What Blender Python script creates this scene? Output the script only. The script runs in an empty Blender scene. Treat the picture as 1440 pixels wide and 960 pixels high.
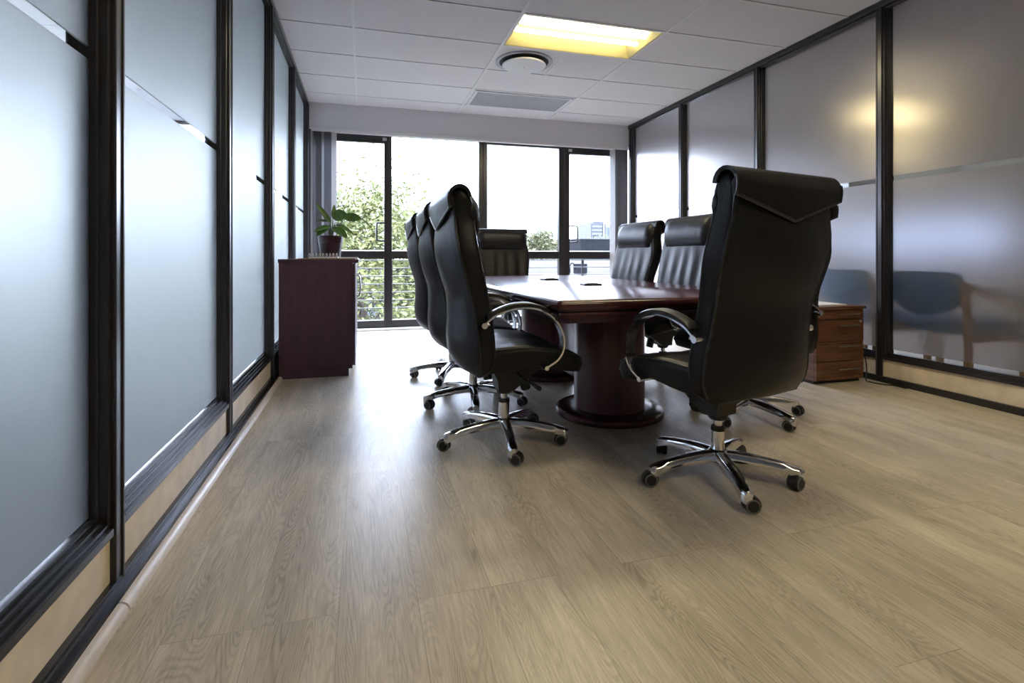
import bpy, bmesh, math, random
import numpy as np
from mathutils import Vector, Matrix, noise
PI = math.pi
R = math.radians
sc = bpy.context.scene
C = sc.collection

# ------------------------------------------------------------------ camera
CAM_H = 0.875
F_PX = 735.0
cam = bpy.data.cameras.new('camera')
cam.sensor_fit = 'HORIZONTAL'
cam.sensor_width = 36.0
cam.lens = F_PX / 1440 * 36.0
cam.shift_y = -119.0 / 1440
cam.clip_start = 0.02
cam.clip_end = 1000
cam_o = bpy.data.objects.new('camera', cam)
C.objects.link(cam_o)
cam_o.location = (0, 0, CAM_H)
cam_o.rotation_euler = (PI / 2, 0, -math.atan(208 / F_PX))
sc.camera = cam_o

# ------------------------------------------------------------------ world, exposure
SKY = 5.2
EXPOSURE = 2.12
TUBE = 17.0
w = bpy.data.worlds.new('sky')
sc.world = w
w.use_nodes = True
nt = w.node_tree
bg = nt.nodes['Background']
tc = nt.nodes.new('ShaderNodeTexCoord')
nz = nt.nodes.new('ShaderNodeTexNoise')
nz.inputs['Scale'].default_value = 3.2
nz.inputs['Detail'].default_value = 6
rp = nt.nodes.new('ShaderNodeValToRGB')
rp.color_ramp.elements[0].position = 0.36
rp.color_ramp.elements[0].color = (0.60, 0.70, 1.0, 1)
rp.color_ramp.elements[1].position = 0.56
rp.color_ramp.elements[1].color = (0.72, 0.785, 1.0, 1)
nt.links.new(tc.outputs['Generated'], nz.inputs['Vector'])
nt.links.new(nz.outputs['Fac'], rp.inputs['Fac'])
nt.links.new(rp.outputs['Color'], bg.inputs['Color'])
bg.inputs['Strength'].default_value = SKY
sc.view_settings.view_transform = 'Standard'
sc.view_settings.look = 'None'
sc.view_settings.gamma = 1.0
sc.view_settings.use_curve_mapping = False
sc.view_settings.exposure = EXPOSURE
sc.cycles.use_denoising = True
sc.cycles.max_bounces = 16
sc.cycles.diffuse_bounces = 6
sc.cycles.glossy_bounces = 6
sc.cycles.transmission_bounces = 12
sc.cycles.transparent_max_bounces = 16
sc.cycles.caustics_refractive = True
sc.cycles.caustics_reflective = True
sc.cycles.blur_glossy = 0.3
sc.cycles.sample_clamp_indirect = 8.0

# ------------------------------------------------------------------ materials
def new_mat(name):
    m = bpy.data.materials.new(name)
    m.use_nodes = True
    return m, m.node_tree, m.node_tree.nodes['Principled BSDF']

def N(t, kind, **kw):
    n = t.nodes.new('ShaderNode' + kind)
    for k, v in kw.items():
        if hasattr(n, k):
            setattr(n, k, v)
    return n

def plain(name, col, rough=0.5, metal=0.0, spec=0.5, noise_amt=0.0, noise_scale=40, bump=0.0, bump_scale=200, coat=0.0):
    m, t, b = new_mat(name)
    b.inputs['Base Color'].default_value = (*col, 1)
    b.inputs['Roughness'].default_value = rough
    b.inputs['Metallic'].default_value = metal
    b.inputs['Specular IOR Level'].default_value = spec
    b.inputs['Coat Weight'].default_value = coat
    b.inputs['Coat Roughness'].default_value = 0.08
    c = N(t, 'TexCoord')
    if noise_amt:
        n = N(t, 'TexNoise')
        n.inputs['Scale'].default_value = noise_scale
        n.inputs['Detail'].default_value = 5
        r = N(t, 'ValToRGB')
        r.color_ramp.elements[0].position = 0.3
        r.color_ramp.elements[1].position = 0.7
        r.color_ramp.elements[0].color = (*[x * (1 - noise_amt) for x in col], 1)
        r.color_ramp.elements[1].color = (*[min(1, x * (1 + noise_amt)) for x in col], 1)
        t.links.new(c.outputs['Object'], n.inputs['Vector'])
        t.links.new(n.outputs['Fac'], r.inputs['Fac'])
        t.links.new(r.outputs['Color'], b.inputs['Base Color'])
    if bump:
        n2 = N(t, 'TexNoise')
        n2.inputs['Scale'].default_value = bump_scale
        n2.inputs['Detail'].default_value = 3
        bp = N(t, 'Bump')
        bp.inputs['Strength'].default_value = bump
        bp.inputs['Distance'].default_value = 0.002
        t.links.new(c.outputs['Object'], n2.inputs['Vector'])
        t.links.new(n2.outputs['Fac'], bp.inputs['Height'])
        t.links.new(bp.outputs['Normal'], b.inputs['Normal'])
    return m

def wood(name, dark, light, rough=0.3, scale=(30, 30, 1.5), coat=0.0, spec=0.5, bands=None):
    m, t, b = new_mat(name)
    c = N(t, 'TexCoord')
    mp = N(t, 'Mapping')
    mp.inputs['Scale'].default_value = scale
    n = N(t, 'TexNoise')
    n.inputs['Scale'].default_value = 1.0
    n.inputs['Detail'].default_value = 7
    n.inputs['Roughness'].default_value = 0.6
    r = N(t, 'ValToRGB')
    r.color_ramp.elements[0].position = 0.32
    r.color_ramp.elements[1].position = 0.70
    r.color_ramp.elements[0].color = (*dark, 1)
    r.color_ramp.elements[1].color = (*light, 1)
    t.links.new(c.outputs['Object'], mp.inputs['Vector'])
    t.links.new(mp.outputs['Vector'], n.inputs['Vector'])
    t.links.new(n.outputs['Fac'], r.inputs['Fac'])
    t.links.new(r.outputs['Color'], b.inputs['Base Color'])
    b.inputs['Roughness'].default_value = rough
    b.inputs['Coat Weight'].default_value = coat
    b.inputs['Coat Roughness'].default_value = 0.1
    b.inputs['Specular IOR Level'].default_value = spec
    return m

def leather_mat():
    m, t, b = new_mat('black_leather')
    b.inputs['Base Color'].default_value = (0.012, 0.012, 0.015, 1)
    b.inputs['Roughness'].default_value = 0.38
    b.inputs['Specular IOR Level'].default_value = 0.20
    c = N(t, 'TexCoord')
    v = N(t, 'TexVoronoi')
    v.inputs['Scale'].default_value = 420
    n = N(t, 'TexNoise')
    n.inputs['Scale'].default_value = 9
    n.inputs['Detail'].default_value = 3
    bp = N(t, 'Bump')
    bp.inputs['Strength'].default_value = 0.12
    bp.inputs['Distance'].default_value = 0.001
    bp2 = N(t, 'Bump')
    bp2.inputs['Strength'].default_value = 0.25
    bp2.inputs['Distance'].default_value = 0.012
    t.links.new(c.outputs['Object'], v.inputs['Vector'])
    t.links.new(c.outputs['Object'], n.inputs['Vector'])
    t.links.new(v.outputs['Distance'], bp.inputs['Height'])
    t.links.new(n.outputs['Fac'], bp2.inputs['Height'])
    t.links.new(bp2.outputs['Normal'], bp.inputs['Normal'])
    t.links.new(bp.outputs['Normal'], b.inputs['Normal'])
    return m

def floor_mat():
    m, t, b = new_mat('oak_laminate')
    L = t.links.new
    c = N(t, 'TexCoord')
    sep = N(t, 'SeparateXYZ')
    L(c.outputs['Object'], sep.inputs[0])
    # bricks: swap x / y so that planks run along the depth of the room
    cmb = N(t, 'CombineXYZ')
    addx = N(t, 'Math', operation='ADD')
    addx.inputs[1].default_value = 0.06
    L(sep.outputs['X'], addx.inputs[0])
    L(sep.outputs['Y'], cmb.inputs['X'])
    L(addx.outputs[0], cmb.inputs['Y'])
    br = N(t, 'TexBrick')
    br.offset = 0.37
    br.offset_frequency = 3
    br.inputs['Scale'].default_value = 1.0
    br.inputs['Brick Width'].default_value = 1.35
    br.inputs['Row Height'].default_value = 0.192
    br.inputs['Mortar Size'].default_value = 0.0012
    br.inputs['Mortar Smooth'].default_value = 0.1
    br.inputs['Color1'].default_value = (0, 0, 0, 1)
    br.inputs['Color2'].default_value = (1, 1, 1, 1)
    br.inputs['Mortar'].default_value = (0.5, 0.5, 0.5, 1)
    L(cmb.outputs[0], br.inputs['Vector'])
    seed = N(t, 'Math', operation='MULTIPLY')
    seed.inputs[1].default_value = 37.0
    L(br.outputs['Color'], seed.inputs[0])
    # cathedral grain: contour lines of a stretched noise
    mp = N(t, 'Mapping')
    mp.inputs['Scale'].default_value = (7.0, 0.9, 1)
    L(c.outputs['Object'], mp.inputs['Vector'])
    n1 = N(t, 'TexNoise', noise_dimensions='4D')
    n1.inputs['Scale'].default_value = 1.0
    n1.inputs['Detail'].default_value = 2.2
    n1.inputs['Roughness'].default_value = 0.45
    n1.inputs['Distortion'].default_value = 0.35
    L(mp.outputs[0], n1.inputs['Vector'])
    L(seed.outputs[0], n1.inputs['W'])
    mul = N(t, 'Math', operation='MULTIPLY')
    mul.inputs[1].default_value = 400.0
    L(n1.outputs['Fac'], mul.inputs[0])
    sn = N(t, 'Math', operation='SINE')
    L(mul.outputs[0], sn.inputs[0])
    mr = N(t, 'MapRange')
    mr.inputs['From Min'].default_value = -1
    mr.inputs['From Max'].default_value = 1
    L(sn.outputs[0], mr.inputs['Value'])
    # fine pores
    mp2 = N(t, 'Mapping')
    mp2.inputs['Scale'].default_value = (170, 9, 1)
    L(c.outputs['Object'], mp2.inputs['Vector'])
    n2 = N(t, 'TexNoise', noise_dimensions='4D')
    n2.inputs['Scale'].default_value = 1.0
    n2.inputs['Detail'].default_value = 5
    n2.inputs['Roughness'].default_value = 0.65
    L(mp2.outputs[0], n2.inputs['Vector'])
    L(seed.outputs[0], n2.inputs['W'])
    # large tone patches
    mp3 = N(t, 'Mapping')
    mp3.inputs['Scale'].default_value = (9, 1.6, 1)
    L(c.outputs['Object'], mp3.inputs['Vector'])
    n3 = N(t, 'TexNoise', noise_dimensions='4D')
    n3.inputs['Scale'].default_value = 1.0
    n3.inputs['Detail'].default_value = 4
    L(mp3.outputs[0], n3.inputs['Vector'])
    L(seed.outputs[0], n3.inputs['W'])
    r3 = N(t, 'ValToRGB')
    r3.color_ramp.elements[0].position = 0.30
    r3.color_ramp.elements[1].position = 0.72
    r3.color_ramp.elements[0].color = (0.55, 0.48, 0.385, 1)
    r3.color_ramp.elements[1].color = (0.80, 0.71, 0.59, 1)
    L(n3.outputs['Fac'], r3.inputs['Fac'])
    r2 = N(t, 'ValToRGB')
    r2.color_ramp.elements[0].position = 0.33
    r2.color_ramp.elements[1].position = 0.60
    r2.color_ramp.elements[0].color = (0.66, 0.64, 0.62, 1)
    r2.color_ramp.elements[1].color = (1, 1, 1, 1)
    L(n2.outputs['Fac'], r2.inputs['Fac'])
    mx = N(t, 'MixRGB', blend_type='MULTIPLY')
    mx.inputs['Fac'].default_value = 0.75
    L(r3.outputs['Color'], mx.inputs[1])
    L(r2.outputs['Color'], mx.inputs[2])
    r1 = N(t, 'ValToRGB')
    r1.color_ramp.elements[0].position = 0.0
    r1.color_ramp.elements[1].position = 0.65
    r1.color_ramp.elements[0].color = (0.74, 0.72, 0.70, 1)
    r1.color_ramp.elements[1].color = (1, 1, 1, 1)
    L(mr.outputs[0], r1.inputs['Fac'])
    # grain strength varies over the plank
    mx2 = N(t, 'MixRGB', blend_type='MULTIPLY')
    gm = N(t, 'MapRange')
    gm.inputs['From Min'].default_value = 0.62
    gm.inputs['From Max'].default_value = 0.36
    gm.inputs['To Min'].default_value = 0.15
    gm.inputs['To Max'].default_value = 1.0
    L(n3.outputs['Fac'], gm.inputs['Value'])
    L(gm.outputs[0], mx2.inputs['Fac'])
    L(mx.outputs[0], mx2.inputs[1])
    L(r1.outputs['Color'], mx2.inputs[2])
    # per-plank tint
    tint = N(t, 'MapRange')
    tint.inputs['To Min'].default_value = 0.96
    tint.inputs['To Max'].default_value = 1.04
    L(br.outputs['Color'], tint.inputs['Value'])
    mx3 = N(t, 'MixRGB', blend_type='MULTIPLY')
    mx3.inputs['Fac'].default_value = 1
    L(mx2.outputs[0], mx3.inputs[1])
    L(tint.outputs[0], mx3.inputs[2])
    # joints
    mx4 = N(t, 'MixRGB', blend_type='MIX')
    jm = N(t, 'Math', operation='MULTIPLY')
    jm.inputs[1].default_value = 0.28
    L(br.outputs['Fac'], jm.inputs[0])
    L(jm.outputs[0], mx4.inputs['Fac'])
    L(mx3.outputs[0], mx4.inputs[1])
    mx4.inputs[2].default_value = (0.09, 0.07, 0.05, 1)
    L(mx4.outputs[0], b.inputs['Base Color'])
    b.inputs['Roughness'].default_value = 0.34
    b.inputs['Specular IOR Level'].default_value = 0.38
    bp = N(t, 'Bump')
    bp.inputs['Strength'].default_value = 0.10
    bp.inputs['Distance'].default_value = 0.002
    L(n2.outputs['Fac'], bp.inputs['Height'])
    L(bp.outputs['Normal'], b.inputs['Normal'])
    return m

def glass_clear(name='clear_glass', tint=(0.96, 0.98, 0.97)):
    m, t, b = new_mat(name)
    t.nodes.remove(b)
    out = t.nodes['Material Output']
    tr = N(t, 'BsdfTransparent')
    tr.inputs['Color'].default_value = (*tint, 1)
    gl = N(t, 'BsdfGlossy')
    gl.inputs['Roughness'].default_value = 0.01
    ge = N(t, 'NewGeometry')
    dt = N(t, 'VectorMath', operation='DOT_PRODUCT')
    ab = N(t, 'Math', operation='ABSOLUTE')
    om = N(t, 'Math', operation='SUBTRACT')
    om.inputs[0].default_value = 1.0
    pw = N(t, 'Math', operation='POWER')
    pw.inputs[1].default_value = 5.0
    fr = N(t, 'Math', operation='MULTIPLY_ADD')
    fr.inputs[1].default_value = 0.6
    fr.inputs[2].default_value = 0.03
    t.links.new(ge.outputs['Incoming'], dt.inputs[0])
    t.links.new(ge.outputs['Normal'], dt.inputs[1])
    t.links.new(dt.outputs['Value'], ab.inputs[0])
    t.links.new(ab.outputs[0], om.inputs[1])
    t.links.new(om.outputs[0], pw.inputs[0])
    t.links.new(pw.outputs[0], fr.inputs[0])
    mx = N(t, 'MixShader')
    t.links.new(fr.outputs[0], mx.inputs[0])
    t.links.new(tr.outputs[0], mx.inputs[1])
    t.links.new(gl.outputs[0], mx.inputs[2])
    t.links.new(mx.outputs[0], out.inputs['Surface'])
    return m

def glass_frosted(name, rough, mixfac, tint=(1, 1, 1)):
    m, t, b = new_mat(name)
    t.nodes.remove(b)
    out = t.nodes['Material Output']
    g = N(t, 'BsdfGlass')
    g.inputs['Roughness'].default_value = rough
    g.inputs['IOR'].default_value = 1.38
    g.inputs['Color'].default_value = (*tint, 1)
    tl = N(t, 'BsdfTranslucent')
    tl.inputs['Color'].default_value = (0.93 * tint[0], 0.93 * tint[1], 0.93 * tint[2], 1)
    mx = N(t, 'MixShader')
    mx.inputs[0].default_value = mixfac
    t.links.new(g.outputs[0], mx.inputs[1])
    t.links.new(tl.outputs[0], mx.inputs[2])
    t.links.new(mx.outputs[0], out.inputs['Surface'])
    return m

def emit(name, col, s):
    m, t, b = new_mat(name)
    b.inputs['Base Color'].default_value = (*col, 1)
    b.inputs['Emission Color'].default_value = (*col, 1)
    b.inputs['Emission Strength'].default_value = s
    return m

M = {}
M['floor'] = floor_mat()
M['leather'] = leather_mat()
M['piping'] = plain('leather_piping', (0.02, 0.02, 0.024), 0.28)
M['chrome'] = plain('polished_chrome', (0.78, 0.78, 0.80), 0.10, 1.0)
M['plastic'] = plain('black_plastic', (0.012, 0.012, 0.013), 0.45, bump=0.05, bump_scale=600)
M['ring'] = plain('grey_wheel_tread', (0.16, 0.16, 0.16), 0.5)
M['frame'] = plain('dark_anodised_aluminium', (0.020, 0.018, 0.022), 0.30, 0.0, 0.6)
M['sill'] = plain('dark_anodised_sill', (0.035, 0.037, 0.048), 0.26, 0.35, 0.6)
M['fin'] = plain('grey_rubber_gasket', (0.06, 0.06, 0.07), 0.4)
M['panel'] = plain('beige_board', (0.80, 0.69, 0.55), 0.55, noise_amt=0.10, noise_scale=14)
M['bead'] = plain('pale_wood_bead', (0.70, 0.64, 0.60), 0.35, noise_amt=0.08, noise_scale=20)
M['wall'] = plain('grey_white_paint', (0.66, 0.64, 0.66), 0.7, bump=0.05, bump_scale=300)
M['back_wall'] = plain('cool_grey_paint', (0.44, 0.44, 0.49), 0.7, bump=0.05, bump_scale=300)
M['white_wall'] = plain('white_paint', (0.78, 0.78, 0.78), 0.7, bump=0.05, bump_scale=300)
M['tile'] = plain('ceiling_tile', (0.66, 0.63, 0.64), 0.85, noise_amt=0.05, noise_scale=160, bump=0.25, bump_scale=260)
M['tbar'] = plain('ceiling_grid_bar', (0.68, 0.66, 0.67), 0.5)
M['vent'] = plain('vent_grey', (0.40, 0.40, 0.43), 0.5)
M['dark'] = plain('dark_gap', (0.03, 0.03, 0.03), 0.8)
M['mahogany'] = wood('mahogany', (0.052, 0.014, 0.024), (0.098, 0.026, 0.038), 0.38, (40, 40, 2.0), 0.15)
M['mahogany_top'] = wood('mahogany_polished', (0.038, 0.008, 0.012), (0.085, 0.017, 0.021), 0.19, (14, 1.2, 14), 0.12)
M['cabinet'] = wood('dark_cherry_veneer', (0.060, 0.028, 0.047), (0.095, 0.040, 0.064), 0.42, (36, 36, 2.2))
M['walnut'] = wood('walnut_veneer', (0.055, 0.022, 0.012), (0.20, 0.085, 0.042), 0.35, (3, 3, 55))
M['steel'] = plain('brushed_steel', (0.62, 0.62, 0.62), 0.28, 1.0)
M['rail_steel'] = plain('galvanised_rail', (0.16, 0.158, 0.155), 0.4, 0.6)
M['clear'] = glass_clear()
M['dimmed_glass'] = glass_clear('dimmed_window_glass', (0.36, 0.38, 0.40))  # glass darkened to dim the daylight from the waiting area window
M['frost_left'] = glass_frosted('frosted_glass_left', 0.44, 0.25, (0.58, 0.595, 0.585))
M['frost_right'] = glass_frosted('frosted_glass_right', 0.28, 0.13, (0.82, 0.80, 0.79))
M['tube'] = emit('fluorescent_tube', (1.0, 0.87, 0.56), TUBE)
M['tube_far'] = emit('fluorescent_tube_dim', (1.0, 0.84, 0.46), 6.0)
M['reflector'] = plain('luminaire_reflector', (0.23, 0.205, 0.10), 0.32, 0.0, 0.5)
M['tray_darkened'] = plain('luminaire_tray_darkened', (0.055, 0.05, 0.028), 0.6)  # same tray as the reflector, darkened to hold down the tubes' glare
M['slat'] = plain('grey_blind_fabric', (0.13, 0.13, 0.15), 0.8, noise_amt=0.1, noise_scale=200)
M['slat_light'] = plain('pale_blind_fabric', (0.42, 0.42, 0.44), 0.8)
M['pot'] = plain('maroon_plastic_pot', (0.030, 0.010, 0.016), 0.3)
M['soil'] = plain('potting_soil', (0.03, 0.02, 0.015), 0.95, noise_amt=0.4, noise_scale=90)
M['leaf'] = plain('glossy_leaf', (0.060, 0.135, 0.020), 0.32, noise_amt=0.35, noise_scale=25)
M['stem'] = plain('plant_stem', (0.10, 0.14, 0.05), 0.5)
M['mat'] = plain('woven_straw', (0.34, 0.24, 0.15), 0.8, noise_amt=0.35, noise_scale=160, bump=0.4, bump_scale=400)
M['paper'] = plain('white_paper', (0.78, 0.78, 0.78), 0.6, noise_amt=0.04, noise_scale=30)
M['wire'] = plain('white_binding_wire', (0.75, 0.75, 0.76), 0.25)
M['blue'] = plain('blue_fabric', (0.06, 0.19, 0.42), 0.85, noise_amt=0.12, noise_scale=120)
M['beech'] = wood('beech_wood', (0.44, 0.27, 0.13), (0.58, 0.38, 0.20), 0.4, (25, 25, 2))
M['carpet'] = plain('grey_carpet', (0.30, 0.29, 0.285), 0.9, noise_amt=0.1, noise_scale=200)
M['pale_floor'] = plain('pale_vinyl', (0.45, 0.42, 0.42), 0.5, noise_amt=0.05, noise_scale=8)
M['concrete'] = plain('pale_concrete', (0.12, 0.117, 0.112), 0.8, noise_amt=0.12, noise_scale=2.5)
M['white_render'] = plain('white_render', (0.13, 0.13, 0.128), 0.8, noise_amt=0.06, noise_scale=3)
M['dark_cladding'] = plain('dark_grey_cladding', (0.009, 0.0095, 0.012), 0.9, 0.0, 0.1, noise_amt=0.1, noise_scale=5)
M['dark_pane'] = plain('dark_window_pane', (0.04, 0.045, 0.055), 0.15)
M['blue_facade'] = plain('pale_blue_facade', (0.036, 0.048, 0.068), 0.5)
M['grey_facade'] = plain('pale_grey_facade', (0.028, 0.028, 0.036), 0.6)
M['roof'] = plain('grey_roof', (0.05, 0.05, 0.055), 0.7)
M['bark'] = plain('brown_bark', (0.075, 0.06, 0.05), 0.9, noise_amt=0.4, noise_scale=14)
M['grass'] = plain('dry_grass', (0.07, 0.075, 0.035), 0.95, noise_amt=0.3, noise_scale=3)
def foliage(name, c1, c2):
    m, t, b = new_mat(name)
    c = N(t, 'TexCoord')
    n = N(t, 'TexNoise')
    n.inputs['Scale'].default_value = 1.6
    n.inputs['Detail'].default_value = 6
    r = N(t, 'ValToRGB')
    r.color_ramp.elements[0].position = 0.35
    r.color_ramp.elements[1].position = 0.65
    r.color_ramp.elements[0].color = (*c1, 1)
    r.color_ramp.elements[1].color = (*c2, 1)
    t.links.new(c.outputs['Object'], n.inputs['Vector'])
    t.links.new(n.outputs['Fac'], r.inputs['Fac'])
    t.links.new(r.outputs['Color'], b.inputs['Base Color'])
    b.inputs['Roughness'].default_value = 0.6
    return m
M['foliage'] = foliage('yellow_green_leaves', (0.055, 0.066, 0.016), (0.15, 0.152, 0.045))
M['foliage_dark'] = foliage('olive_leaves', (0.048, 0.053, 0.02), (0.11, 0.107, 0.045))

# ------------------------------------------------------------------ mesh helpers
def obj(name, bm, mats, parent=None, smooth=None, loc=None, rotz=None):
    me = bpy.data.meshes.new(name)
    bmesh.ops.recalc_face_normals(bm, faces=bm.faces[:])
    bm.to_mesh(me)
    bm.free()
    if not isinstance(mats, (list, tuple)):
        mats = [mats]
    for m in mats:
        me.materials.append(m)
    if smooth is not None:
        me.polygons.foreach_set('use_smooth', [True] * len(me.polygons))
        me.set_sharp_from_angle(angle=R(smooth))
    o = bpy.data.objects.new(name, me)
    C.objects.link(o)
    if parent:
        o.parent = parent
    if loc:
        o.location = loc
    if rotz is not None:
        o.rotation_euler = (0, 0, rotz)
    return o

def empty(name, loc=(0, 0, 0), rotz=0.0, parent=None):
    o = bpy.data.objects.new(name, None)
    o.empty_display_size = 0.1
    C.objects.link(o)
    o.location = loc
    o.rotation_euler = (0, 0, rotz)
    if parent:
        o.parent = parent
    return o

def tag(o, label, cat, group=None):
    o['label'] = label
    o['category'] = cat
    if group:
        o['group'] = group
    return o

def thing(name, label, cat, loc=(0, 0, 0), rotz=0.0, group=None):
    return tag(empty(name, loc, rotz), label, cat, group)

def struct(o):
    o['kind'] = 'structure'
    return o

def kids(o):
    return [c for c in bpy.data.objects if c.parent == o]

def copy_tree(o, parent=None):
    c = o.copy()
    C.objects.link(c)
    c.parent = parent
    for ch in kids(o):
        copy_tree(ch, c)
    return c

def box(bm, lo, hi, bevel=0.0, seg=2, mi=0, rot=None):
    g = bmesh.ops.create_cube(bm, size=1.0)
    vs = g['verts']
    lo = Vector(lo)
    hi = Vector(hi)
    for v in vs:
        v.co = Vector(((v.co.x + .5) * (hi.x - lo.x) + lo.x, (v.co.y + .5) * (hi.y - lo.y) + lo.y, (v.co.z + .5) * (hi.z - lo.z) + lo.z))
    fs = set(f for v in vs for f in v.link_faces)
    for f in fs:
        f.material_index = mi
    if bevel > 0:
        es = list(set(e for v in vs for e in v.link_edges))
        r = bmesh.ops.bevel(bm, geom=es, offset=bevel, segments=seg, affect='EDGES', profile=0.5)
        vs = list(set(v for f in r['faces'] for v in f.verts) | set(v for v in vs if v.is_valid))
        for f in r['faces']:
            f.material_index = mi
    if rot is not None:
        bmesh.ops.transform(bm, matrix=rot, verts=[v for v in vs if v.is_valid])
    return vs

def boxes(name, lst, mats, parent=None, bevel=0.0):
    bm = bmesh.new()
    for b in lst:
        box(bm, b[0], b[1], bevel, 2, b[2] if len(b) > 2 else 0)
    return obj(name, bm, mats, parent)

def loft(bm, rings, cap=True, mi=0, closed=True):
    vr = [[bm.verts.new(p) for p in r] for r in rings]
    n = len(rings[0])
    for a, b in zip(vr[:-1], vr[1:]):
        for i in range(n if closed else n - 1):
            j = (i + 1) % n
            f = bm.faces.new((a[i], a[j], b[j], b[i]))
            f.material_index = mi
    if cap and closed:
        bm.faces.new(vr[0][::-1]).material_index = mi
        bm.faces.new(vr[-1]).material_index = mi
    return vr

def catmull(pts, per=8):
    P = [Vector(p) for p in pts]
    P = [P[0] * 2 - P[1]] + P + [P[-1] * 2 - P[-2]]
    out = []
    for i in range(1, len(P) - 2):
        for k in range(per):
            t = k / per
            a, b, c, d = P[i - 1], P[i], P[i + 1], P[i + 2]
            out.append(0.5 * ((2 * b) + (c - a) * t + (2 * a - 5 * b + 4 * c - d) * t * t + (3 * b - a - 3 * c + d) * t ** 3))
    out.append(P[-2])
    return out

def tube(bm, pts, r, n=8, mi=0, cap=True):
    pts = [Vector(p) for p in pts]
    rr = r if isinstance(r, (list, tuple)) else [r] * len(pts)
    t0 = (pts[1] - pts[0]).normalized()
    up = Vector((0, 0, 1)) if abs(t0.z) < 0.9 else Vector((1, 0, 0))
    nrm = (up - t0 * up.dot(t0)).normalized()
    rings = []
    for i, p in enumerate(pts):
        if i == 0:
            t = t0
        elif i == len(pts) - 1:
            t = (pts[i] - pts[i - 1]).normalized()
        else:
            t = (pts[i + 1] - pts[i - 1]).normalized()
        nrm = (nrm - t * nrm.dot(t)).normalized()
        bn = t.cross(nrm)
        rings.append([p + (nrm * math.cos(2 * PI * k / n) + bn * math.sin(2 * PI * k / n)) * rr[i] for k in range(n)])
    loft(bm, rings, cap, mi)

def lathe(bm, prof, n=32, mi=0, center=(0, 0), axis='z', mat=None):
    """prof: list of (r, z) closed to the axis at both ends by caps"""
    rings = []
    for r, z in prof:
        ring = []
        for k in range(n):
            a = 2 * PI * k / n
            p = Vector((center[0] + r * math.cos(a), center[1] + r * math.sin(a), z))
            ring.append(mat @ p if mat else p)
        rings.append(ring)
    loft(bm, rings, True, mi)

def interp(xs, ys):
    xs = np.array(xs, float)
    ys = np.array(ys, float)
    # monotone-ish cubic through finite-difference tangents
    d = np.gradient(ys, xs)
    def f(x):
        x = min(max(x, xs[0]), xs[-1])
        i = min(max(int(np.searchsorted(xs, x)) - 1, 0), len(xs) - 2)
        h = xs[i + 1] - xs[i]
        t = (x - xs[i]) / h
        return float((2 * t**3 - 3 * t**2 + 1) * ys[i] + (t**3 - 2 * t**2 + t) * h * d[i] + (-2 * t**3 + 3 * t**2) * ys[i + 1] + (t**3 - t**2) * h * d[i + 1])
    return f

# ------------------------------------------------------------------ room dimensions
XL, XR = -0.612, 3.48          # inner faces of the two glazed partitions
YF, YB = 6.46, -4.0            # far bulkhead, wall behind the camera
H = 2.665
XOL, XOR = -4.6, 10.5          # neighbouring office and waiting area
YW = 6.55                      # window wall

# floor -----------------------------------------------------------------
bm = bmesh.new()
box(bm, (XL - 0.05, YB, -0.12), (XR + 0.05, YW + 0.04, 0.0))
struct(obj('floor', bm, M['floor']))
bm = bmesh.new()
box(bm, (XOL, YB, -0.12), (XL - 0.06, YW + 0.04, -0.001))
struct(obj('floor_left_office', bm, M['carpet']))
bm = bmesh.new()
box(bm, (XR + 0.06, YB, -0.12), (XOR, YW + 0.04, -0.001))
box(bm, (4.98, YW + 0.04, -0.12), (XOR, 9.6, -0.001))
struct(obj('floor_waiting_area', bm, M['pale_floor']))

# ceiling with grid -----------------------------------------------------
TX0, TY0, TW, TH = 1.12, 3.68, 1.2, 0.6
LUMS = [(1.12, 3.68), (1.12, 1.28), (1.12, -1.12)]
def ceiling(name, x0, x1, y0, y1, holes, split=None, gx=TX0, gy=TY0):
    bm = bmesh.new()
    i0 = math.floor((x0 - gx) / TW)
    i1 = math.ceil((x1 - gx) / TW)
    j0 = math.floor((y0 - gy) / TH)
    j1 = math.ceil((y1 - gy) / TH)
    for i in range(i0, i1):
        for j in range(j0, j1):
            a, b = max(x0, gx + i * TW), min(x1, gx + (i + 1) * TW)
            c, d = max(y0, gy + j * TH), min(y1, gy + (j + 1) * TH)
            if b - a < 0.02 or d - c < 0.02:
                continue
            if any(abs(hx - (gx + i * TW)) < 0.01 and abs(hy - (gy + j * TH)) < 0.01 for hx, hy in holes):
                continue
            box(bm, (a, c, H + 0.004), (b, d, H + 0.02), 0, 2, 0)
    for i in range(i0, i1 + 1):
        x = gx + i * TW
        if x0 < x < x1:
            box(bm, (x - 0.011, y0, H - 0.002), (x + 0.011, y1, H + 0.0042), 0, 2, 1)
    for j in range(j0, j1 + 1):
        y = gy + j * TH
        if y0 < y < y1:
            box(bm, (x0, y - 0.011, H - 0.0015), (x1, y + 0.011, H + 0.0041), 0, 2, 1)
    if split:
        for (x, c, d) in split:
            box(bm, (x - 0.011, c, H - 0.0015), (x + 0.011, d, H + 0.0041), 0, 2, 1)
    return struct(obj(name, bm, [M['tile'], M['tbar']]))
ceiling('ceiling', XL - 0.06, XR + 0.06, YB, YF + 0.1, LUMS, [(1.72, 4.28, 4.88)])
ceiling('ceiling_left_office', XOL, XL - 0.06, YB, YW + 0.1, [])
WL = [(5.5, 5.0), (7.9, 6.8), (5.5, 2.6), (7.9, 2.0)]
WLs = [(TX0 + TW * round((x - TX0) / TW), TY0 + TH * round((y - TY0) / TH)) for x, y in WL]
ceiling('ceiling_waiting_area', XR + 0.06, 4.98, YB, YW + 0.1, WLs)
ceiling('ceiling_waiting_area_deep', 4.98, XOR, YB, 9.6, WLs)
bm = bmesh.new()
box(bm, (XOL, YB, H + 0.2), (XOR, YW + 0.1, H + 0.35))
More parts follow.
